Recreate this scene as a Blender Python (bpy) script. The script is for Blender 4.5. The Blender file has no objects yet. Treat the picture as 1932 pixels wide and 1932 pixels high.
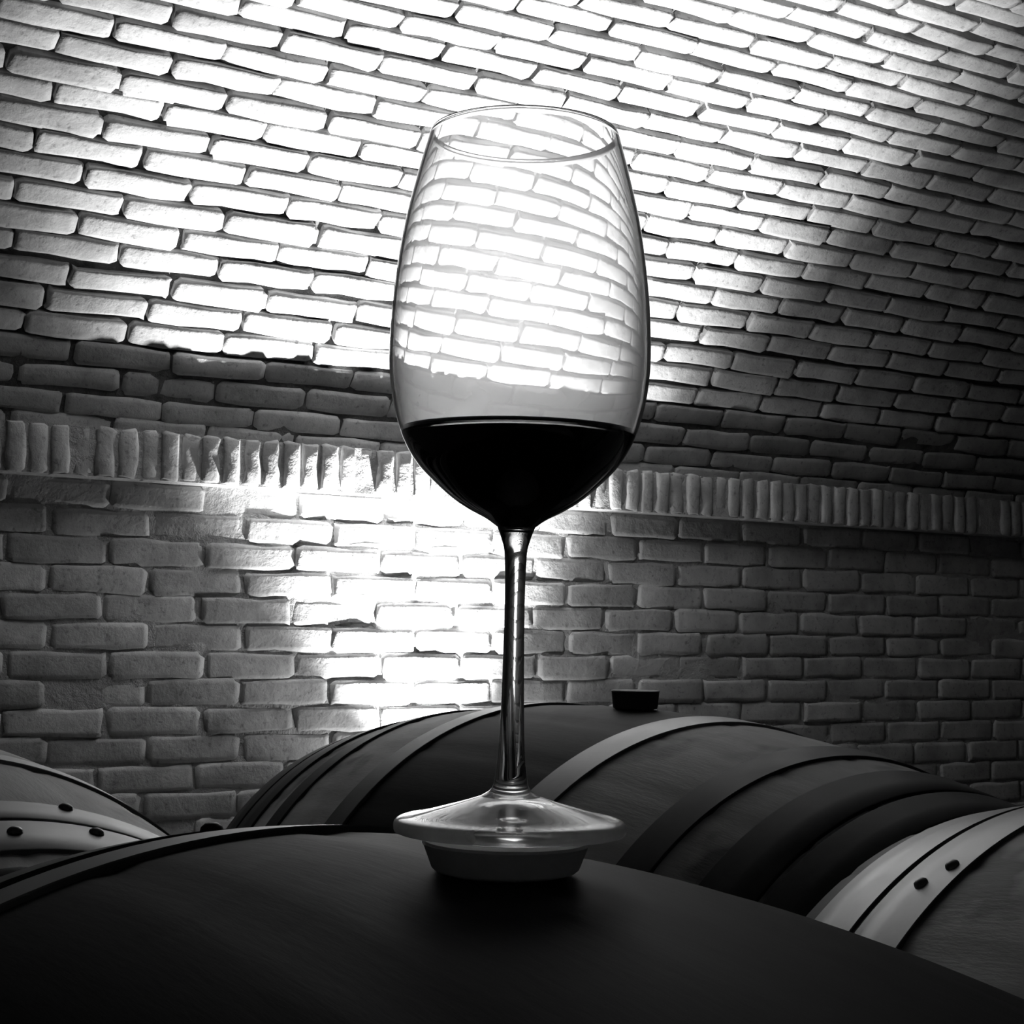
import bpy, bmesh, math, random
import numpy as np
from mathutils import Matrix, Vector, noise
random.seed(7)
SC = bpy.context.scene
COL = SC.collection

# ------------------------------------------------------------------ camera
CZ = 0.744                                   # eye height above the cellar floor
PITCH, ROLL = 0.0657, 0.02163
cam_data = bpy.data.cameras.new('camera')
cam_data.sensor_width = 36.0
cam_data.lens = 3100.0 / 1932.0 * 36.0
cam_data.clip_start = 0.02
cam = bpy.data.objects.new('camera', cam_data); COL.objects.link(cam)
cp, sp, cr, sr = math.cos(PITCH), math.sin(PITCH), math.cos(ROLL), math.sin(ROLL)
Rv = Vector((1, 0, 0)); Fv = Vector((0, cp, sp)); Uv = Vector((0, -sp, cp))
# the photograph's horizon runs down to the right by ROLL
rgt = cr * Rv + sr * Uv
up = -sr * Rv + cr * Uv
m = Matrix((rgt, up, -Fv)).transposed().to_4x4(); m.translation = (0, 0, CZ)
cam.matrix_world = m
SC.camera = cam

# ------------------------------------------------------------------ directions of the cellar
TH = 1.02276
D2 = Vector((math.sin(TH), math.cos(TH), 0))          # along the brick wall
N2 = Vector((-math.cos(TH), math.sin(TH), 0))         # from the camera towards the wall
def W(s, n, z): return D2 * s + N2 * n + Vector((0, 0, z))
NW = 3.97                                             # distance of the wall face

# ------------------------------------------------------------------ world, lamps, exposure
world = bpy.data.worlds.new('world'); SC.world = world; world.use_nodes = True
bg = world.node_tree.nodes['Background']; bg.inputs[0].default_value = (1, 1, 1, 1); bg.inputs[1].default_value = 0.012
def lamp(name, typ, loc, aim, energy, **kw):
    l = bpy.data.lights.new(name, typ); l.energy = energy; l.color = (1, 1, 1)
    for k, v in kw.items(): setattr(l, k, v)
    o = bpy.data.objects.new(name, l); COL.objects.link(o); o.location = loc
    o.rotation_euler = (Vector(aim) - Vector(loc)).to_track_quat('-Z', 'Y').to_euler()
    return o
LS, LN, LZ = 2.17, NW - 0.17, 0.113                     # floor uplight behind the far barrel, close to the wall
lamp('uplight', 'SPOT', W(LS, LN, LZ), W(LS - 0.10, LN - 0.12, LZ + 1.6), 1400,
     spot_size=math.radians(77), spot_blend=1.0, shadow_soft_size=0.018)
lamp('uplight_spill', 'SPOT', W(LS, LN, LZ), W(LS - 0.1, LN - 0.5, LZ + 1.6), 40,
     spot_size=math.radians(150), spot_blend=1.0, shadow_soft_size=0.018)     # the same lamp's wide spill
# added dim fill spot, unseen to the left, to brighten the barrels
lamp('barrel_fill', 'SPOT', W(-1.0, 0.9, 0.25), W(-1.1, -0.9, 2.0), 21,
     spot_size=math.radians(105), spot_blend=0.8, shadow_soft_size=0.05)
SC.view_settings.view_transform = 'Standard'; SC.view_settings.look = 'None'
SC.view_settings.gamma = 1.0; SC.view_settings.use_curve_mapping = False
SC.view_settings.exposure = 0.0
SC.render.film_transparent = False

# ------------------------------------------------------------------ materials
def mat(name, base=0.3, rough=0.8, metal=0.0, spec=0.5):
    m = bpy.data.materials.new(name); m.use_nodes = True
    b = m.node_tree.nodes['Principled BSDF']
    b.inputs['Base Color'].default_value = (base, base, base, 1)
    b.inputs['Roughness'].default_value = rough; b.inputs['Metallic'].default_value = metal
    b.inputs['Specular IOR Level'].default_value = spec
    return m, m.node_tree, b
def nd(nt, t, **kw):
    n = nt.nodes.new(t)
    for k, v in kw.items(): setattr(n, k, v)
    return n
def noise_node(nt, scale, detail=4, rough=0.55, vec=None, dist=0):
    n = nd(nt, 'ShaderNodeTexNoise'); n.inputs['Scale'].default_value = scale
    n.inputs['Detail'].default_value = detail; n.inputs['Roughness'].default_value = rough
    n.inputs['Distortion'].default_value = dist
    if vec is not None: nt.links.new(vec, n.inputs['Vector'])
    return n
def ramp(nt, src, stops):
    r = nd(nt, 'ShaderNodeValToRGB'); e = r.color_ramp.elements
    e[0].position, e[1].position = stops[0][0], stops[-1][0]
    e[0].color = (stops[0][1],) * 3 + (1,); e[1].color = (stops[-1][1],) * 3 + (1,)
    for p, c in stops[1:-1]:
        x = e.new(p); x.color = (c, c, c, 1)
    nt.links.new(src, r.inputs[0]); return r
def bump(nt, b, src, strength, dist, prev=None):
    u = nd(nt, 'ShaderNodeBump'); u.inputs['Strength'].default_value = strength; u.inputs['Distance'].default_value = dist
    nt.links.new(src, u.inputs['Height'])
    if prev is not None: nt.links.new(prev.outputs[0], u.inputs['Normal'])
    nt.links.new(u.outputs[0], b.inputs['Normal']); return u

def brick_material():
    m, nt, b = mat('old_brick', 0.4, 0.9, spec=0.25)
    geo = nd(nt, 'ShaderNodeNewGeometry'); oi = nd(nt, 'ShaderNodeObjectInfo')
    n1 = noise_node(nt, 9, 6, 0.65, geo.outputs['Position'])
    n2 = noise_node(nt, 70, 4, 0.6, geo.outputs['Position'])
    r1 = ramp(nt, n1.outputs['Fac'], [(0.3, 0.27), (0.5, 0.38), (0.72, 0.48)])
    r2 = ramp(nt, n2.outputs['Fac'], [(0.28, 0.55), (0.42, 1.0), (1.0, 1.0)])
    mx = nd(nt, 'ShaderNodeMix', data_type='RGBA', blend_type='MULTIPLY'); mx.inputs[0].default_value = 1
    nt.links.new(r1.outputs[0], mx.inputs[6]); nt.links.new(r2.outputs[0], mx.inputs[7])
    ro = ramp(nt, oi.outputs['Random'], [(0, 0.80), (1, 1.12)])
    m2 = nd(nt, 'ShaderNodeMix', data_type='RGBA', blend_type='MULTIPLY'); m2.inputs[0].default_value = 1
    nt.links.new(mx.outputs[2], m2.inputs[6]); nt.links.new(ro.outputs[0], m2.inputs[7])
    nt.links.new(m2.outputs[2], b.inputs['Base Color'])
    u = bump(nt, b, n1.outputs['Fac'], 0.6, 0.012)
    bump(nt, b, n2.outputs['Fac'], 0.5, 0.003, u)
    return m
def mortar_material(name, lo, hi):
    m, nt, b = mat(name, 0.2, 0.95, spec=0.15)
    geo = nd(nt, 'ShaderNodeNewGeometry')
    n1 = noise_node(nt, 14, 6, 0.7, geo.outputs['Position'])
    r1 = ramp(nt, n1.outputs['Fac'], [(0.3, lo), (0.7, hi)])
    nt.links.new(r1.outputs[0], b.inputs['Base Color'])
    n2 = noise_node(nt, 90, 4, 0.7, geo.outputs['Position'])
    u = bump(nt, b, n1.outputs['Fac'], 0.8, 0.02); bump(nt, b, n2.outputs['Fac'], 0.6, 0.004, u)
    return m
M_brick = brick_material()
M_mortar = mortar_material('lime_mortar', 0.26, 0.42)
M_vmortar = mortar_material('shaded_vault_mortar', 0.04, 0.17)  # tone darkened to stand in for shade in the deep vault joints
M_floor = mortar_material('packed_floor', 0.10, 0.16)

def wood_material(name, lo, hi, scale=1.0, spec=.35):
    m, nt, b = mat(name, 0.3, 0.62, spec=spec)
    tc = nd(nt, 'ShaderNodeTexCoord'); mp = nd(nt, 'ShaderNodeMapping'); mp.inputs['Scale'].default_value = (3, 22, 22)
    nt.links.new(tc.outputs['Object'], mp.inputs[0])
    n1 = noise_node(nt, 2.2 * scale, 6, 0.6, mp.outputs[0], 0.6)
    r1 = ramp(nt, n1.outputs['Fac'], [(0.25, lo), (0.75, hi)])
    n3 = noise_node(nt, 8, 3, 0.55, tc.outputs['Object'])
    r3 = ramp(nt, n3.outputs['Fac'], [(0.33, 0.30), (0.40, 0.85), (0.6, 1.05)])
    mx = nd(nt, 'ShaderNodeMix', data_type='RGBA', blend_type='MULTIPLY'); mx.inputs[0].default_value = 1
    nt.links.new(r1.outputs[0], mx.inputs[6]); nt.links.new(r3.outputs[0], mx.inputs[7])
    nt.links.new(mx.outputs[2], b.inputs['Base Color'])
    n2 = noise_node(nt, 12, 4, 0.6, mp.outputs[0])
    bump(nt, b, n2.outputs['Fac'], 0.35 if hi > .1 else .12, 0.0015)
    return m
M_wood = wood_material('barrel_oak', 0.46, 0.62)
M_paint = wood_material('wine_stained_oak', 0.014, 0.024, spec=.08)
M_croze = wood_material('dark_stave_ends', 0.03, 0.06)

def steel_material(name, lo, hi, rough):
    m, nt, b = mat(name, 0.3, rough, 0.85)
    tc = nd(nt, 'ShaderNodeTexCoord')
    n1 = noise_node(nt, 11, 5, 0.6, tc.outputs['Object'])
    r1 = ramp(nt, n1.outputs['Fac'], [(0.3, lo), (0.7, hi)]); nt.links.new(r1.outputs[0], b.inputs['Base Color'])
    r2 = ramp(nt, n1.outputs['Fac'], [(0.3, rough - 0.08), (0.7, rough + 0.12)]); nt.links.new(r2.outputs[0], b.inputs['Roughness'])
    return m
M_steel = steel_material('galvanised_hoop', 0.12, 0.25, 0.42)
M_dsteel = steel_material('dark_iron_hoop', 0.03, 0.08, 0.5)
M_bung, nt_, b_ = mat('grey_silicone', 0.78, 0.5)
M_dbung, nt_, b_ = mat('dark_silicone', 0.05, 0.6)

def glass_material():
    m = bpy.data.materials.new('clear_glass'); m.use_nodes = True; nt = m.node_tree
    nt.nodes.clear()
    out = nd(nt, 'ShaderNodeOutputMaterial'); g = nd(nt, 'ShaderNodeBsdfGlass')
    g.inputs['IOR'].default_value = 1.5; g.inputs['Roughness'].default_value = 0.0
    g.inputs['Color'].default_value = (0.985, 0.985, 0.985, 1)
    nt.links.new(g.outputs[0], out.inputs[0])
    return m
M_glass = glass_material()
def haze_glass(name, k, above=None):
    """glass with a scattering haze mixed in, for condensation, bright reflections and refraction"""
    m = M_glass.copy(); m.name = name; nt = m.node_tree
    out = [n for n in nt.nodes if n.type == 'OUTPUT_MATERIAL'][0]; g = [n for n in nt.nodes if n.type == 'BSDF_GLASS'][0]
    t = nd(nt, 'ShaderNodeBsdfTranslucent'); t.inputs[0].default_value = (0.95,) * 3 + (1,)
    d = nd(nt, 'ShaderNodeBsdfDiffuse'); d.inputs[0].default_value = (0.9,) * 3 + (1,)
    a0 = nd(nt, 'ShaderNodeMixShader'); a0.inputs[0].default_value = 0.5
    nt.links.new(t.outputs[0], a0.inputs[1]); nt.links.new(d.outputs[0], a0.inputs[2])
    fr = nd(nt, 'ShaderNodeBsdfGlass'); fr.inputs['IOR'].default_value = 1.5; fr.inputs['Roughness'].default_value = 0.32
    a = nd(nt, 'ShaderNodeMixShader'); a.inputs[0].default_value = 0.72
    nt.links.new(a0.outputs[0], a.inputs[1]); nt.links.new(fr.outputs[0], a.inputs[2])
    tc = nd(nt, 'ShaderNodeTexCoord'); n1 = noise_node(nt, 30, 4, 0.6, tc.outputs['Object'])
    r = ramp(nt, n1.outputs['Fac'], [(0.3, k * 0.6), (0.7, k * 1.4)])
    x = nd(nt, 'ShaderNodeMixShader')
    if above is None: nt.links.new(r.outputs[0], x.inputs[0])
    else:                                          # the haze is masked to the bowl above the wine
        sx = nd(nt, 'ShaderNodeSeparateXYZ'); nt.links.new(tc.outputs['Object'], sx.inputs[0])
        gt = nd(nt, 'ShaderNodeMath', operation='GREATER_THAN'); nt.links.new(sx.outputs['Z'], gt.inputs[0]); gt.inputs[1].default_value = above
        mu = nd(nt, 'ShaderNodeMath', operation='MULTIPLY'); nt.links.new(gt.outputs[0], mu.inputs[0]); nt.links.new(r.outputs[0], mu.inputs[1])
        nt.links.new(mu.outputs[0], x.inputs[0])
    nt.links.new(g.outputs[0], x.inputs[1]); nt.links.new(a.outputs[0], x.inputs[2]); nt.links.new(x.outputs[0], out.inputs[0])
    return m
M_bowl = haze_glass('hazy_bowl_glass', 0.21, .0590 + .0702 + .002)  # haze mixed in for condensation and overexposed reflections
M_foot = haze_glass('hazy_foot_glass', 0.33)  # pale haze stands in for the bright wall refracted by the foot
M_clear = M_glass.copy(); M_clear.name = 'clear_meniscus'; [n for n in M_clear.node_tree.nodes if n.type == 'BSDF_GLASS'][0].inputs['IOR'].default_value = 1.34
M_wine, nt_, b_ = mat('red_wine', 0.004, 0.02); b_.inputs['IOR'].default_value = 1.34

# ------------------------------------------------------------------ mesh helpers
def me_obj(name, verts, faces, mats, parent=None, smooth=False, fm=None):
    me = bpy.data.meshes.new(name); me.from_pydata([tuple(v) for v in verts], [], faces)
    for mm in (mats if isinstance(mats, (list, tuple)) else [mats]): me.materials.append(mm)
    if fm is not None: me.polygons.foreach_set('material_index', fm)
    if smooth: me.polygons.foreach_set('use_smooth', [True] * len(me.polygons))
    me.update()
    o = bpy.data.objects.new(name, me); COL.objects.link(o)
    if parent is not None: o.parent = parent
    return o
def thing(name, label, cat, loc=(0, 0, 0), group=None):
    o = bpy.data.objects.new(name, None); COL.objects.link(o); o.location = loc
    o['label'] = label; o['category'] = cat
    if group: o['group'] = group
    return o
def lathe(profile, seg, axis='Z', closed=False):
    """profile: list of (r, h); returns verts, faces with outward normals for a profile running upwards"""
    V, F = [], []
    for r, h in profile:
        for k in range(seg):
            a = 2 * math.pi * k / seg
            V.append((r * math.cos(a), r * math.sin(a), h))
    n = len(profile)
    for i in range(n - 1 if not closed else n):
        j = (i + 1) % n
        for k in range(seg):
            k2 = (k + 1) % seg
            F.append((i * seg + k, i * seg + k2, j * seg + k2, j * seg + k))
    return V, F
def spline(pts, n):
    """Catmull-Rom through pts, n samples per span"""
    P = [Vector(p) for p in pts]; P = [2 * P[0] - P[1]] + P + [2 * P[-1] - P[-2]]; out = []
    for i in range(1, len(P) - 2):
        for k in range(n):
            t = k / n; a, b, c, d = P[i - 1:i + 3]
            out.append(0.5 * ((2 * b) + (c - a) * t + (2 * a - 5 * b + 4 * c - d) * t * t + (3 * b - a - 3 * c + d) * t ** 3))
    out.append(P[-2]); return [tuple(v) for v in out]

# ------------------------------------------------------------------ brick meshes
def brick_geo(L, H, DEP, rnd, nx=6, ny=4, dome=1.0):
    """front face in the local xy plane bulging to +z, back at -DEP; chipped rounded outline"""
    V, F = [], []
    rc = 0.001 + rnd.random() * 0.006
    ph = [rnd.uniform(-1, 1) for _ in range(8)]
    for j in range(ny):
        for i in range(nx):
            u = (0, .06, .34, .66, .94, 1)[i] if nx == 6 else i / (nx - 1); v = (0, .18, .82, 1)[j]
            x = (u - .5) * L; y = (v - .5) * H
            ex, ey = (i in (0, nx - 1)), (j in (0, ny - 1))
            z = 0.0
            if ex: z -= 0.004 * dome; x += rnd.uniform(-.0045, .0045)
            if ey: z -= 0.004 * dome; y += rnd.uniform(-.0045, .0040)
            if ex and ey: x *= 1 - rc / (L * .5); y *= 1 - rc * .45 / (H * .5); z -= .002
            z += rnd.uniform(-.0018, .0018) + ph[0] * .002 * (u - .5) * 2 + ph[1] * .0015 * (v - .5) * 2
            y += ph[2] * .0015 * math.cos(3 * u + ph[3] * 3)
            V.append((x, y, z))
    for j in range(ny - 1):
        for i in range(nx - 1):
            a = j * nx + i; F.append((a, a + 1, a + nx + 1, a + nx))
    ring = [i for i in range(nx)] + [j * nx + nx - 1 for j in range(1, ny)] + [(ny - 1) * nx + i for i in range(nx - 2, -1, -1)] + [j * nx for j in range(ny - 2, 0, -1)]
    base = len(V)
    for r in ring:
        x, y, z = V[r]; V.append((x * .985, y * .95, -DEP))
    n = len(ring)
    for k in range(n):
        a, b = ring[k], ring[(k + 1) % n]; F.append((b, a, base + k, base + (k + 1) % n))
    return V, F
def brick_mesh(name, L, H, DEP, seed, dome=1.0):
    V, F = brick_geo(L, H, DEP, random.Random(seed), dome=dome)
    me = bpy.data.meshes.new(name); me.from_pydata(V, [], F); me.materials.append(M_brick)
    sm = [i < 15 for i in range(len(F))]
    me.polygons.foreach_set('use_smooth', sm); me.update(); return me
LB = 0.25
stretch = [brick_mesh('brick', LB - random.uniform(.006, .011), 0.0665 - random.uniform(0, .005), 0.022, 10 + i, .3) for i in range(14)]
vstretch = [brick_mesh('brick', LB - random.uniform(.004, .010), 0.0560 - random.uniform(0, .006), 0.036, 60 + i, .6) for i in range(16)]
soldier = [brick_mesh('brick', 0.121 - random.uniform(0, .003), 0.047 - random.uniform(0, .006), 0.03, 90 + i) for i in range(10)]

camM = cam.matrix_world.inverted()
def px(P):
    v = camM @ P
    if v.z > -0.05: return None
    return (966 + 3100 * v.x / -v.z, 966 - 3100 * v.y / -v.z)
def brick_matrix(s, n, z, lean, flip=False, rot90=False):
    """lean: tangent tilts towards the room by this angle"""
    t = N2 * -math.sin(lean) + Vector((0, 0, 1)) * math.cos(lean)
    w = -N2 * math.cos(lean) - Vector((0, 0, 1)) * math.sin(lean)      # inward, towards the room
    x = -D2 if False else D2
    # right handed: x, y=t, z=w   ->  D2 x t = ?
    if D2.cross(t).dot(w) < 0: x = -D2
    if rot90: x, t = t, -x
    a = random.gauss(0, .006)
    x2 = x * math.cos(a) + t * math.sin(a); t2 = -x * math.sin(a) + t * math.cos(a)
    if flip: x2, t2 = -x2, -t2
    M = Matrix((x2, t2, w)).transposed().to_4x4()
    M.translation = W(s, n, z) + w * random.gauss(0.0, .0022) + t * random.gauss(0, .001)
    return M
class Course:
    def __init__(self): self.items = []
    def add(self, M, me, cx): self.items.append((M, me))
    def build(self, parent, limit):
        inside, outside = [], []
        for M, me in self.items:
            p = px(M.translation); ok = False
            if p:
                q = px(M.translation + M.to_3x3() @ Vector((.12, 0, 0))); q2 = px(M.translation - M.to_3x3() @ Vector((.12, 0, 0)))
                ok = any(c and -10 < c[0] < 1942 and -25 < c[1] < 1600 for c in (p, q, q2))
                t = px(M.translation + M.to_3x3() @ Vector((0, .025, 0)))
            if ok:
                area = abs((q[0] - q2[0]) * (t[1] - p[1]) - (q[1] - q2[1]) * (t[0] - p[0])) if q and q2 and t else 0
                inside.append((area, len(inside), M, me))
            else: outside.append((M, me))
        inside.sort(key=lambda a: -a[0])
        for k, (a, _, M, me) in enumerate(inside):
            if k < limit:
                o = bpy.data.objects.new('brick', me); COL.objects.link(o); o.parent = parent; o.matrix_world = M
            else: outside.append((M, me))
        V, F, S = [], [], []
        for M, me in outside:
            b = len(V)
            V += [tuple(M @ v.co) for v in me.vertices]
            for p_ in me.polygons: F.append([b + i for i in p_.vertices]); S.append(p_.use_smooth)
        if V:
            o = me_obj('brickwork', V, F, M_brick, parent); o.data.polygons.foreach_set('use_smooth', S)
            o['kind'] = 'stuff'
        print('bricks', len(inside), len(outside))
def setting(name, V, F, mats, smooth=False):
    o = me_obj(name, V, F, mats, None, smooth); o['kind'] = 'structure'; return o

# ------------------------------------------------------------------ the wall
S0, S1 = -3.0, 8.6
P = 0.0698
Z0 = CZ + 0.3285                                    # underside of the header band
def backing(name, path, mats, s0=S0, s1=S1, ds=0.06, rough=.003):
    """sheet swept along the wall through (n, z) points, finely uneven"""
    ns = int((s1 - s0) / ds) + 1; V, F = [], []
    for i, (n, z) in enumerate(path):
        for k in range(ns):
            s = s0 + k * (s1 - s0) / (ns - 1); p = W(s, n, z)
            h = noise.noise(p * 14) * rough
            V.append(p - N2 * h)
    for i in range(len(path) - 1):
        for k in range(ns - 1):
            a = i * ns + k; F.append((a, a + 1, a + ns + 1, a + ns))
    return setting(name, V, F, mats)
E_ = 0.085                                           # how far the header band stands out
SB, ST = CZ + .0832 * (NW - E_), CZ + .1145 * (NW - E_)
wb = [(NW + .0048, z) for z in np.arange(0, SB, .035)] + [(NW + .0048, SB)]
wb += [(NW - E_ + .008, SB + .001)] + [(NW - E_ + .008, z) for z in np.arange(SB + .03, ST, .03)] + [(NW - E_ + .008, ST - .002), (NW + .06, ST)]
wall = backing('wall_back', wb, [M_mortar])
c = Course()
for r in range(0, 16):
    z = SB - P * (r + .5) - .001
    if z < .02: break
    ph = 0.05 if r % 2 == 0 else 0.50
    ph += random.gauss(0, .02)
    for k in range(int(S0 / LB), int(S1 / LB)):
        s = (k + ph + .5) * LB
        c.add(brick_matrix(s + random.gauss(0, .002), NW, z, 0, random.random() < .5), random.choice(stretch), 0)
k = 0; s = S0
while s < S1:
    c.add(brick_matrix(s, NW - E_ + random.gauss(0, .003), (SB + ST) / 2, 0, random.random() < .5, True), random.choice(soldier), 0)
    s += 0.0535 + random.gauss(0, .002)
c.build(wall, 299)

# ------------------------------------------------------------------ the vault
VP = .0628; R = 1.59; A0 = math.radians(20); VN0, VZ0 = 1.005 * NW, CZ + .1145 * 1.005 * NW
def vpos(t, off=0.0):
    a = A0 + t / R; am = math.radians(89)
    if a <= am: n, z = VN0 + R * (math.cos(a) - math.cos(A0)), VZ0 + R * (math.sin(a) - math.sin(A0))
    else:
        tm = (am - A0) * R; n = VN0 + R * (math.cos(am) - math.cos(A0)) - (t - tm); z = VZ0 + R * (math.sin(am) - math.sin(A0)); a = math.pi / 2
    return n + off * math.cos(a), z + off * math.sin(a), a
tmax = 36 * VP
path = [vpos(t, .006 if t < 3.3 * VP else .023)[:2] for t in np.arange(-.02, tmax, .03)]
nn, zz, _ = vpos(tmax, .02)
while nn > 0.4: nn -= .15; path.append((nn, zz))
for a in np.linspace(0, math.pi / 2, 14)[1:]: path.append((.4 - 1.6 * math.sin(a), zz - 1.0 * (1 - math.cos(a))))
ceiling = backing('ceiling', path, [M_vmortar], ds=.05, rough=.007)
phase = {5: .21, 6: .42, 7: .79, 8: .36, 9: .74, 10: .34, 11: .77, 12: .35, 13: .82, 14: .35, 15: .77, 16: .20, 17: .60, 18: .14,
         19: .57, 20: .05, 21: .55, 22: .05, 23: .6, 24: .1, 25: .52}
c = Course()
for r in range(0, 36):
    t0 = .37 + (r - 1) * 1.012 if r else -.6
    t = (t0 + .5) * VP * 1.0 + VP * .5 * 0
    n, z, a = vpos(t)
    ph = phase.get(r + 0, (.05 if r % 2 == 0 else .55)) + random.gauss(0, .015)
    dt = random.gauss(0, .0022)
    for k in range(int(S0 / LB), int(S1 / LB)):
        s = (k + ph + .5) * LB
        c.add(brick_matrix(s + random.gauss(0, .002), *vpos(t + dt), random.random() < .5), random.choice(vstretch), 0)
c.build(ceiling, 299)

# floor and the unseen sides of the cellar
def quad(name, pts, m): return setting(name, pts, [(0, 1, 2, 3)], [m])
quad('floor', [W(S0, -1.25, 0), W(S1, -1.25, 0), W(S1, NW + .1, 0), W(S0, NW + .1, 0)], M_floor)
zt = zz
quad('wall_front', [W(S0, -1.2, 0), W(S1, -1.2, 0), W(S1, -1.2, zt), W(S0, -1.2, zt)], M_mortar)
quad('wall_left', [W(S0, -1.2, 0), W(S0, NW + .1, 0), W(S0, NW + .1, zt + .1), W(S0, -1.2, zt + .1)], M_mortar)
quad('wall_right', [W(S1, -1.2, 0), W(S1, NW + .1, 0), W(S1, NW + .1, zt + .1), W(S1, -1.2, zt + .1)], M_mortar)

# ------------------------------------------------------------------ barrels
HL = 0.465
def make_barrel(cx, cy, top, yaw, boff, label, hoops, rivets, paint=None, taper=.057):
    """(cx, cy): bung position; top: height of the bilge; boff: bung's offset from the barrel's middle"""
    rb = top / 2; rh = rb - taper
    ax = Vector((-math.cos(TH + yaw), math.sin(TH + yaw), 0)); sd = Vector((math.sin(TH + yaw), math.cos(TH + yaw), 0))
    C = Vector((cx, cy, rb)) + ax * boff
    root = thing('wine_barrel', label, 'barrel', (C.x, C.y, 0), 'oak barrels lying in the cellar')
    root.rotation_euler = (0, 0, math.atan2(ax.y, ax.x))
    # local frame: x = ax, y = left of ax (= -sd), z up, origin on the floor
    def rad(a): return rb - (rb - rh) * (a / HL) ** 2
    SEG, ST_ = 192, 24
    def rr(a, k):
        f = (k % (SEG // ST_)); return rad(a) - (.0012 if f == 0 else 0)
    V, F, fm = [], [], []
    xs = list(np.linspace(-HL, HL, 61))
    if paint: xs = sorted(set([round(x, 4) for x in xs] + [paint[0], paint[1]]))
    for x in xs:
        for k in range(SEG):
            a = 2 * math.pi * (k + .5) / SEG; q = rr(x, k)
            V.append((x, q * math.cos(a), rb + q * math.sin(a)))
    nx = len(xs)
    for i in range(nx - 1):
        for k in range(SEG):
            k2 = (k + 1) % SEG
            F.append((i * SEG + k2, i * SEG + k, (i + 1) * SEG + k, (i + 1) * SEG + k2))
            mid = (xs[i] + xs[i + 1]) / 2
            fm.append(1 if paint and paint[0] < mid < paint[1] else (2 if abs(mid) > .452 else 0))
    # stave ends and the croze, each end
    for sgn, i0 in ((-1, 0), (1, nx - 1)):
        b = len(V)
        for q, x in ((rh - .024, HL), (rh - .028, HL - .035)):
            for k in range(SEG):
                a = 2 * math.pi * (k + .5) / SEG; V.append((sgn * x, q * math.cos(a), rb + q * math.sin(a)))
        for k in range(SEG):
            k2 = (k + 1) % SEG
            f1 = (i0 * SEG + k, i0 * SEG + k2, b + k2, b + k); f2 = (b + k, b + k2, b + SEG + k2, b + SEG + k)
            if sgn > 0: f1, f2 = f1[::-1], f2[::-1]
            F += [f1, f2]; fm += [2, 2]
    body = me_obj('barrel_body', V, F, [M_wood, M_paint, M_croze], root, False, fm)
    sm = body.data.polygons; sm.foreach_set('use_smooth', [True] * len(sm))
    # heads: planks across each end
    for sgn in (-1, 1):
        hr = rh - .027; nb = 6; w = 2 * hr / nb
        head = bpy.data.objects.new('barrel_head', None); COL.objects.link(head); head.parent = root
        for j in range(nb):
            y0, y1 = -hr + j * w + .001, -hr + (j + 1) * w - .001
            pts = []
            for y in np.linspace(y0, y1, 5): pts.append((y, math.sqrt(max(0, hr * hr - y * y))))
            loop = [(y, h) for y, h in pts] + [(y, -h) for y, h in pts[::-1]]
            x0, x1 = sgn * (HL - .032), sgn * (HL - .055)
            V = [(x0, y, rb + h) for y, h in loop] + [(x1, y, rb + h) for y, h in loop]; n = len(loop)
            F = [list(range(n)), list(range(2 * n - 1, n - 1, -1))] + [(k, (k + 1) % n, n + (k + 1) % n, n + k)[::-1] for k in range(n)]
            if sgn > 0: F = [f[::-1] for f in F]
            me_obj('plank', V, F, M_wood, head)
    # hoops
    for hi, (a0, a1, mt) in enumerate(hoops):
        th = .0028; e = .0006
        prof = [(a0, rad(a0) - .003), (a0, rad(a0) + th - e), (a0 + e, rad(a0) + th), ((a0 + a1) / 2, rad((a0 + a1) / 2) + th), (a1 - e, rad(a1) + th), (a1, rad(a1) + th - e), (a1, rad(a1) - .003)]
        V, F = [], []
        for x, q in prof:
            for k in range(SEG):
                a = 2 * math.pi * (k + .5) / SEG; V.append((x, q * math.cos(a), rb + q * math.sin(a)))
        for i in range(len(prof) - 1):
            for k in range(SEG):
                k2 = (k + 1) % SEG; F.append((i * SEG + k2, i * SEG + k, (i + 1) * SEG + k, (i + 1) * SEG + k2))
        hp = me_obj('hoop', V, F, mt, root, True)
        hp.data.set_sharp_from_angle(angle=math.radians(35))
        # overlap seam: two rivets
        rv = [(x, t) for (hh, x, t) in rivets if hh == hi]
        if not rv: rv = [((a0 + a1) / 2 - .008, -1.2 - hi * .3), ((a0 + a1) / 2 + .008, -1.1 - hi * .3)]
        for x, t in rv:
            q = rad(x) + th; nrm = Vector((0, -math.cos(t), math.sin(t)))
            base = Vector((x, 0, rb)) + nrm * (q - .0005)
            u = Vector((1, 0, 0)); v = nrm.cross(u)
            V, F = [], []
            for i, (rr_, hh) in enumerate(((.0052, 0), (.0046, .0022), (.0028, .0036))):
                for k in range(10):
                    b2 = 2 * math.pi * k / 10; V.append(base + (u * math.cos(b2) + v * math.sin(b2)) * rr_ + nrm * hh)
            V.append(base + nrm * .0041)
            for i in range(2):
                for k in range(10): F.append((i * 10 + k, i * 10 + (k + 1) % 10, (i + 1) * 10 + (k + 1) % 10, (i + 1) * 10 + k))
            for k in range(10): F.append((20 + k, 20 + (k + 1) % 10, 30))
            me_obj('rivet', V, F, mt, hp, True)
    return root, rad
G, K = M_steel, M_dsteel
def sym(hs): return [(-b, -a, m) for a, b, m in hs] + [(a, b, m) for a, b, m in hs]
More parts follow.
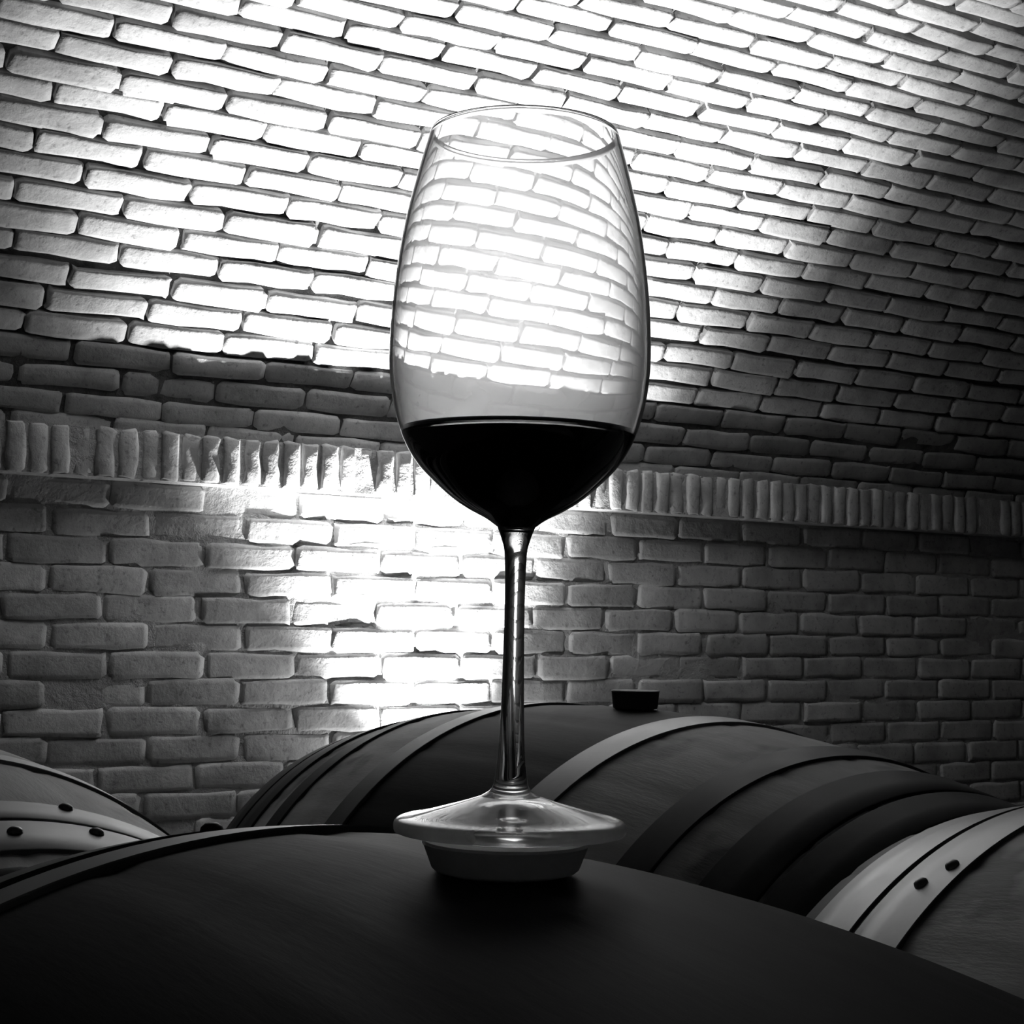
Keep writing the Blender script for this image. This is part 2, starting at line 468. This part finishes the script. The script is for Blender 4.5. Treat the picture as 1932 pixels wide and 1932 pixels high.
# rivets: (hoop index, position along the barrel, angle); hoops 0..3 near side, 4..7 far side
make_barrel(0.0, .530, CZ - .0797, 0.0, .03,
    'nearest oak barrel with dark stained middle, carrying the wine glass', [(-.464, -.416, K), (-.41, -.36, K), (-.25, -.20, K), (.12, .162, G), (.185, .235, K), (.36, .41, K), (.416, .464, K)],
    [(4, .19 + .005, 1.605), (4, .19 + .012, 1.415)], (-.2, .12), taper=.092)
make_barrel(.126, 1.652, CZ - .086, -.04, .02,
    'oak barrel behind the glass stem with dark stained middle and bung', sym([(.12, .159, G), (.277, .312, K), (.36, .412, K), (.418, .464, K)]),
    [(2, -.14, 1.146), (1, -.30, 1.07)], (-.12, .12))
make_barrel(.596, .848, CZ - .083, .015, .0,
    'oak barrel at the lower right edge with two pale hoops at its end', sym([(.15, .19, G), (.335, .388, G), (.394, .446, G)]),
    [(4, .362, 2.156), (4, .350, 2.09)])
make_barrel(-.535, 1.355, CZ - .098, -.05, .0,
    'oak barrel at the left edge with riveted hoops, behind the nearest barrel', sym([(.165, .196, G), (.335, .372, G), (.378, .43, G)]),
    [(1, -.34, 1.365), (0, -.39, 1.346), (0, -.40, 1.544)])

# ------------------------------------------------------------------ bungs
def bung(name, x, y, z0, r0, r1, h, m, label):
    prof = [(0.0, 0), (r0 * .8, 0), (r0, .0012), (r0 + (r1 - r0) * .25, h * .2), (r1 - .0006, h - .0016), (r1, h - .0008), (r1 - .0008, h), (0, h)]
    V, F = lathe(prof, 64); o = me_obj(name, V, F, m, None, True)
    o.location = (x, y, z0); o.data.set_sharp_from_angle(angle=math.radians(40))
    o['label'] = label; o['category'] = 'stopper'
    return o
GX, GY = 0.0003, 0.530
BT = CZ - .0702                                     # top of the bung
bung('barrel_bung', GX, GY, BT - .0105, .0225, .0268, .0105, M_bung, 'round grey rubber bung under the foot of the wine glass')
bung('barrel_bung', .1275, 1.654, CZ - .0865, .022, .0245, .019, M_dbung, 'small dark bung on the barrel behind the glass stem')

# ------------------------------------------------------------------ wine glass
glass = thing('wine_glass', 'stemmed glass of dark red wine standing on a barrel bung', 'glass', (GX + .0012, GY, BT))
def hz(h): return h + .0702                        # heights measured from eye level -> above the bung
outer = [(.0062, .0300), (.0098, .0325), (.0154, .0354), (.0208, .0389), (.0268, .0441), (.0326, .0502), (.0372, .0580), (.0404, .0680), (.0421, .0785),
         (.0424, .0895), (.0414, .1070), (.0385, .1280), (.0345, .1456), (.0309, .1590)]
outer = [(r, hz(h)) for r, h in outer]
stem = [(.0062, .0300), (.0047, .026), (.0036, .0205), (.00325, .0034), (.0036, -.0221), (.0041, -.039), (.0049, -.0480), (.0060, -.0535), (.0095, -.0562)]
stem = [(r, hz(h)) for r, h in stem]
foot = [(.0095, -.0562), (.0150, -.0580), (.0220, -.0600), (.0300, -.0622), (.0352, -.0632), (.0370, -.0645), (.0371, -.0668), (.0360, -.0674), (.0300, -.0668), (.0180, -.0655), (.0060, -.0640), (.0, -.0636)]
foot = [(r, hz(h)) for r, h in foot]
SEG = 160
osp = spline(outer, 6)
def offset(prof, d):
    out = []
    for i, (r, h) in enumerate(prof):
        a = Vector(prof[max(0, i - 1)]); b = Vector(prof[min(len(prof) - 1, i + 1)]); t = (b - a).normalized()
        out.append((r - t.y * d(i), h + t.x * d(i)))
    return out
n_o = len(osp)
def thick(i): return .0010
inn = offset(osp, thick)
inn = [(max(r, .0004), h) for r, h in inn if r > .0030]
floor_h = inn[0][1] - .0006
rim_o, rim_i = osp[-1], inn[-1]
rim = [((rim_o[0] + rim_i[0]) / 2 + .00045 * math.cos(a), max(rim_o[1], rim_i[1]) + .0004 * math.sin(a)) for a in (math.radians(60), math.radians(90), math.radians(120))]
prof = osp + rim + inn[::-1] + [(inn[0][0] * .5, floor_h), (0.0, floor_h - .0001)]
V, F = lathe(prof, SEG); me_obj('bowl', V, F, M_bowl, glass, True)
ssp = spline(stem, 8); V, F = lathe(ssp[::-1], SEG); me_obj('stem', V, F, M_glass, glass, True)
fsp = spline(foot, 5); V, F = lathe(fsp[::-1], SEG); me_obj('foot', V, F, M_foot, glass, True)
# wine: fills the bowl, overlapping the inner skin of the glass by a hair
wl = hz(.0590)
wi = [(r + .00012, h) for r, h in inn if h < wl]
r_at = wi[-1][0] + .0004
wp = [(0.0, floor_h - .0003), (inn[0][0] * .5, floor_h - .0002)] + wi + [(r_at, wl + .0003), (r_at - .0012, wl - .0002), (r_at - .004, wl - .0006), (0.0, wl - .0006)]
V, F = lathe(wp, SEG); wine = me_obj('red_wine', V, F, M_wine, None, True)
wine.location = glass.location; wine['label'] = 'dark red wine filling the lower bowl of the glass'; wine['category'] = 'wine'

# the wine climbs the glass a little: a clear ring of meniscus
mp_ = [(r_at + .0001, wl - .0006), (r_at + .0003, wl + .0026), (r_at - .0003, wl + .0012), (r_at - .0012, wl + .0002), (r_at - .0030, wl - .0003), (r_at - .0030, wl - .0006)]
V, F = lathe(mp_, SEG, closed=True); mo = me_obj('meniscus', V, [f for f in F], M_clear, wine, True)
bpy.context.view_layer.update()
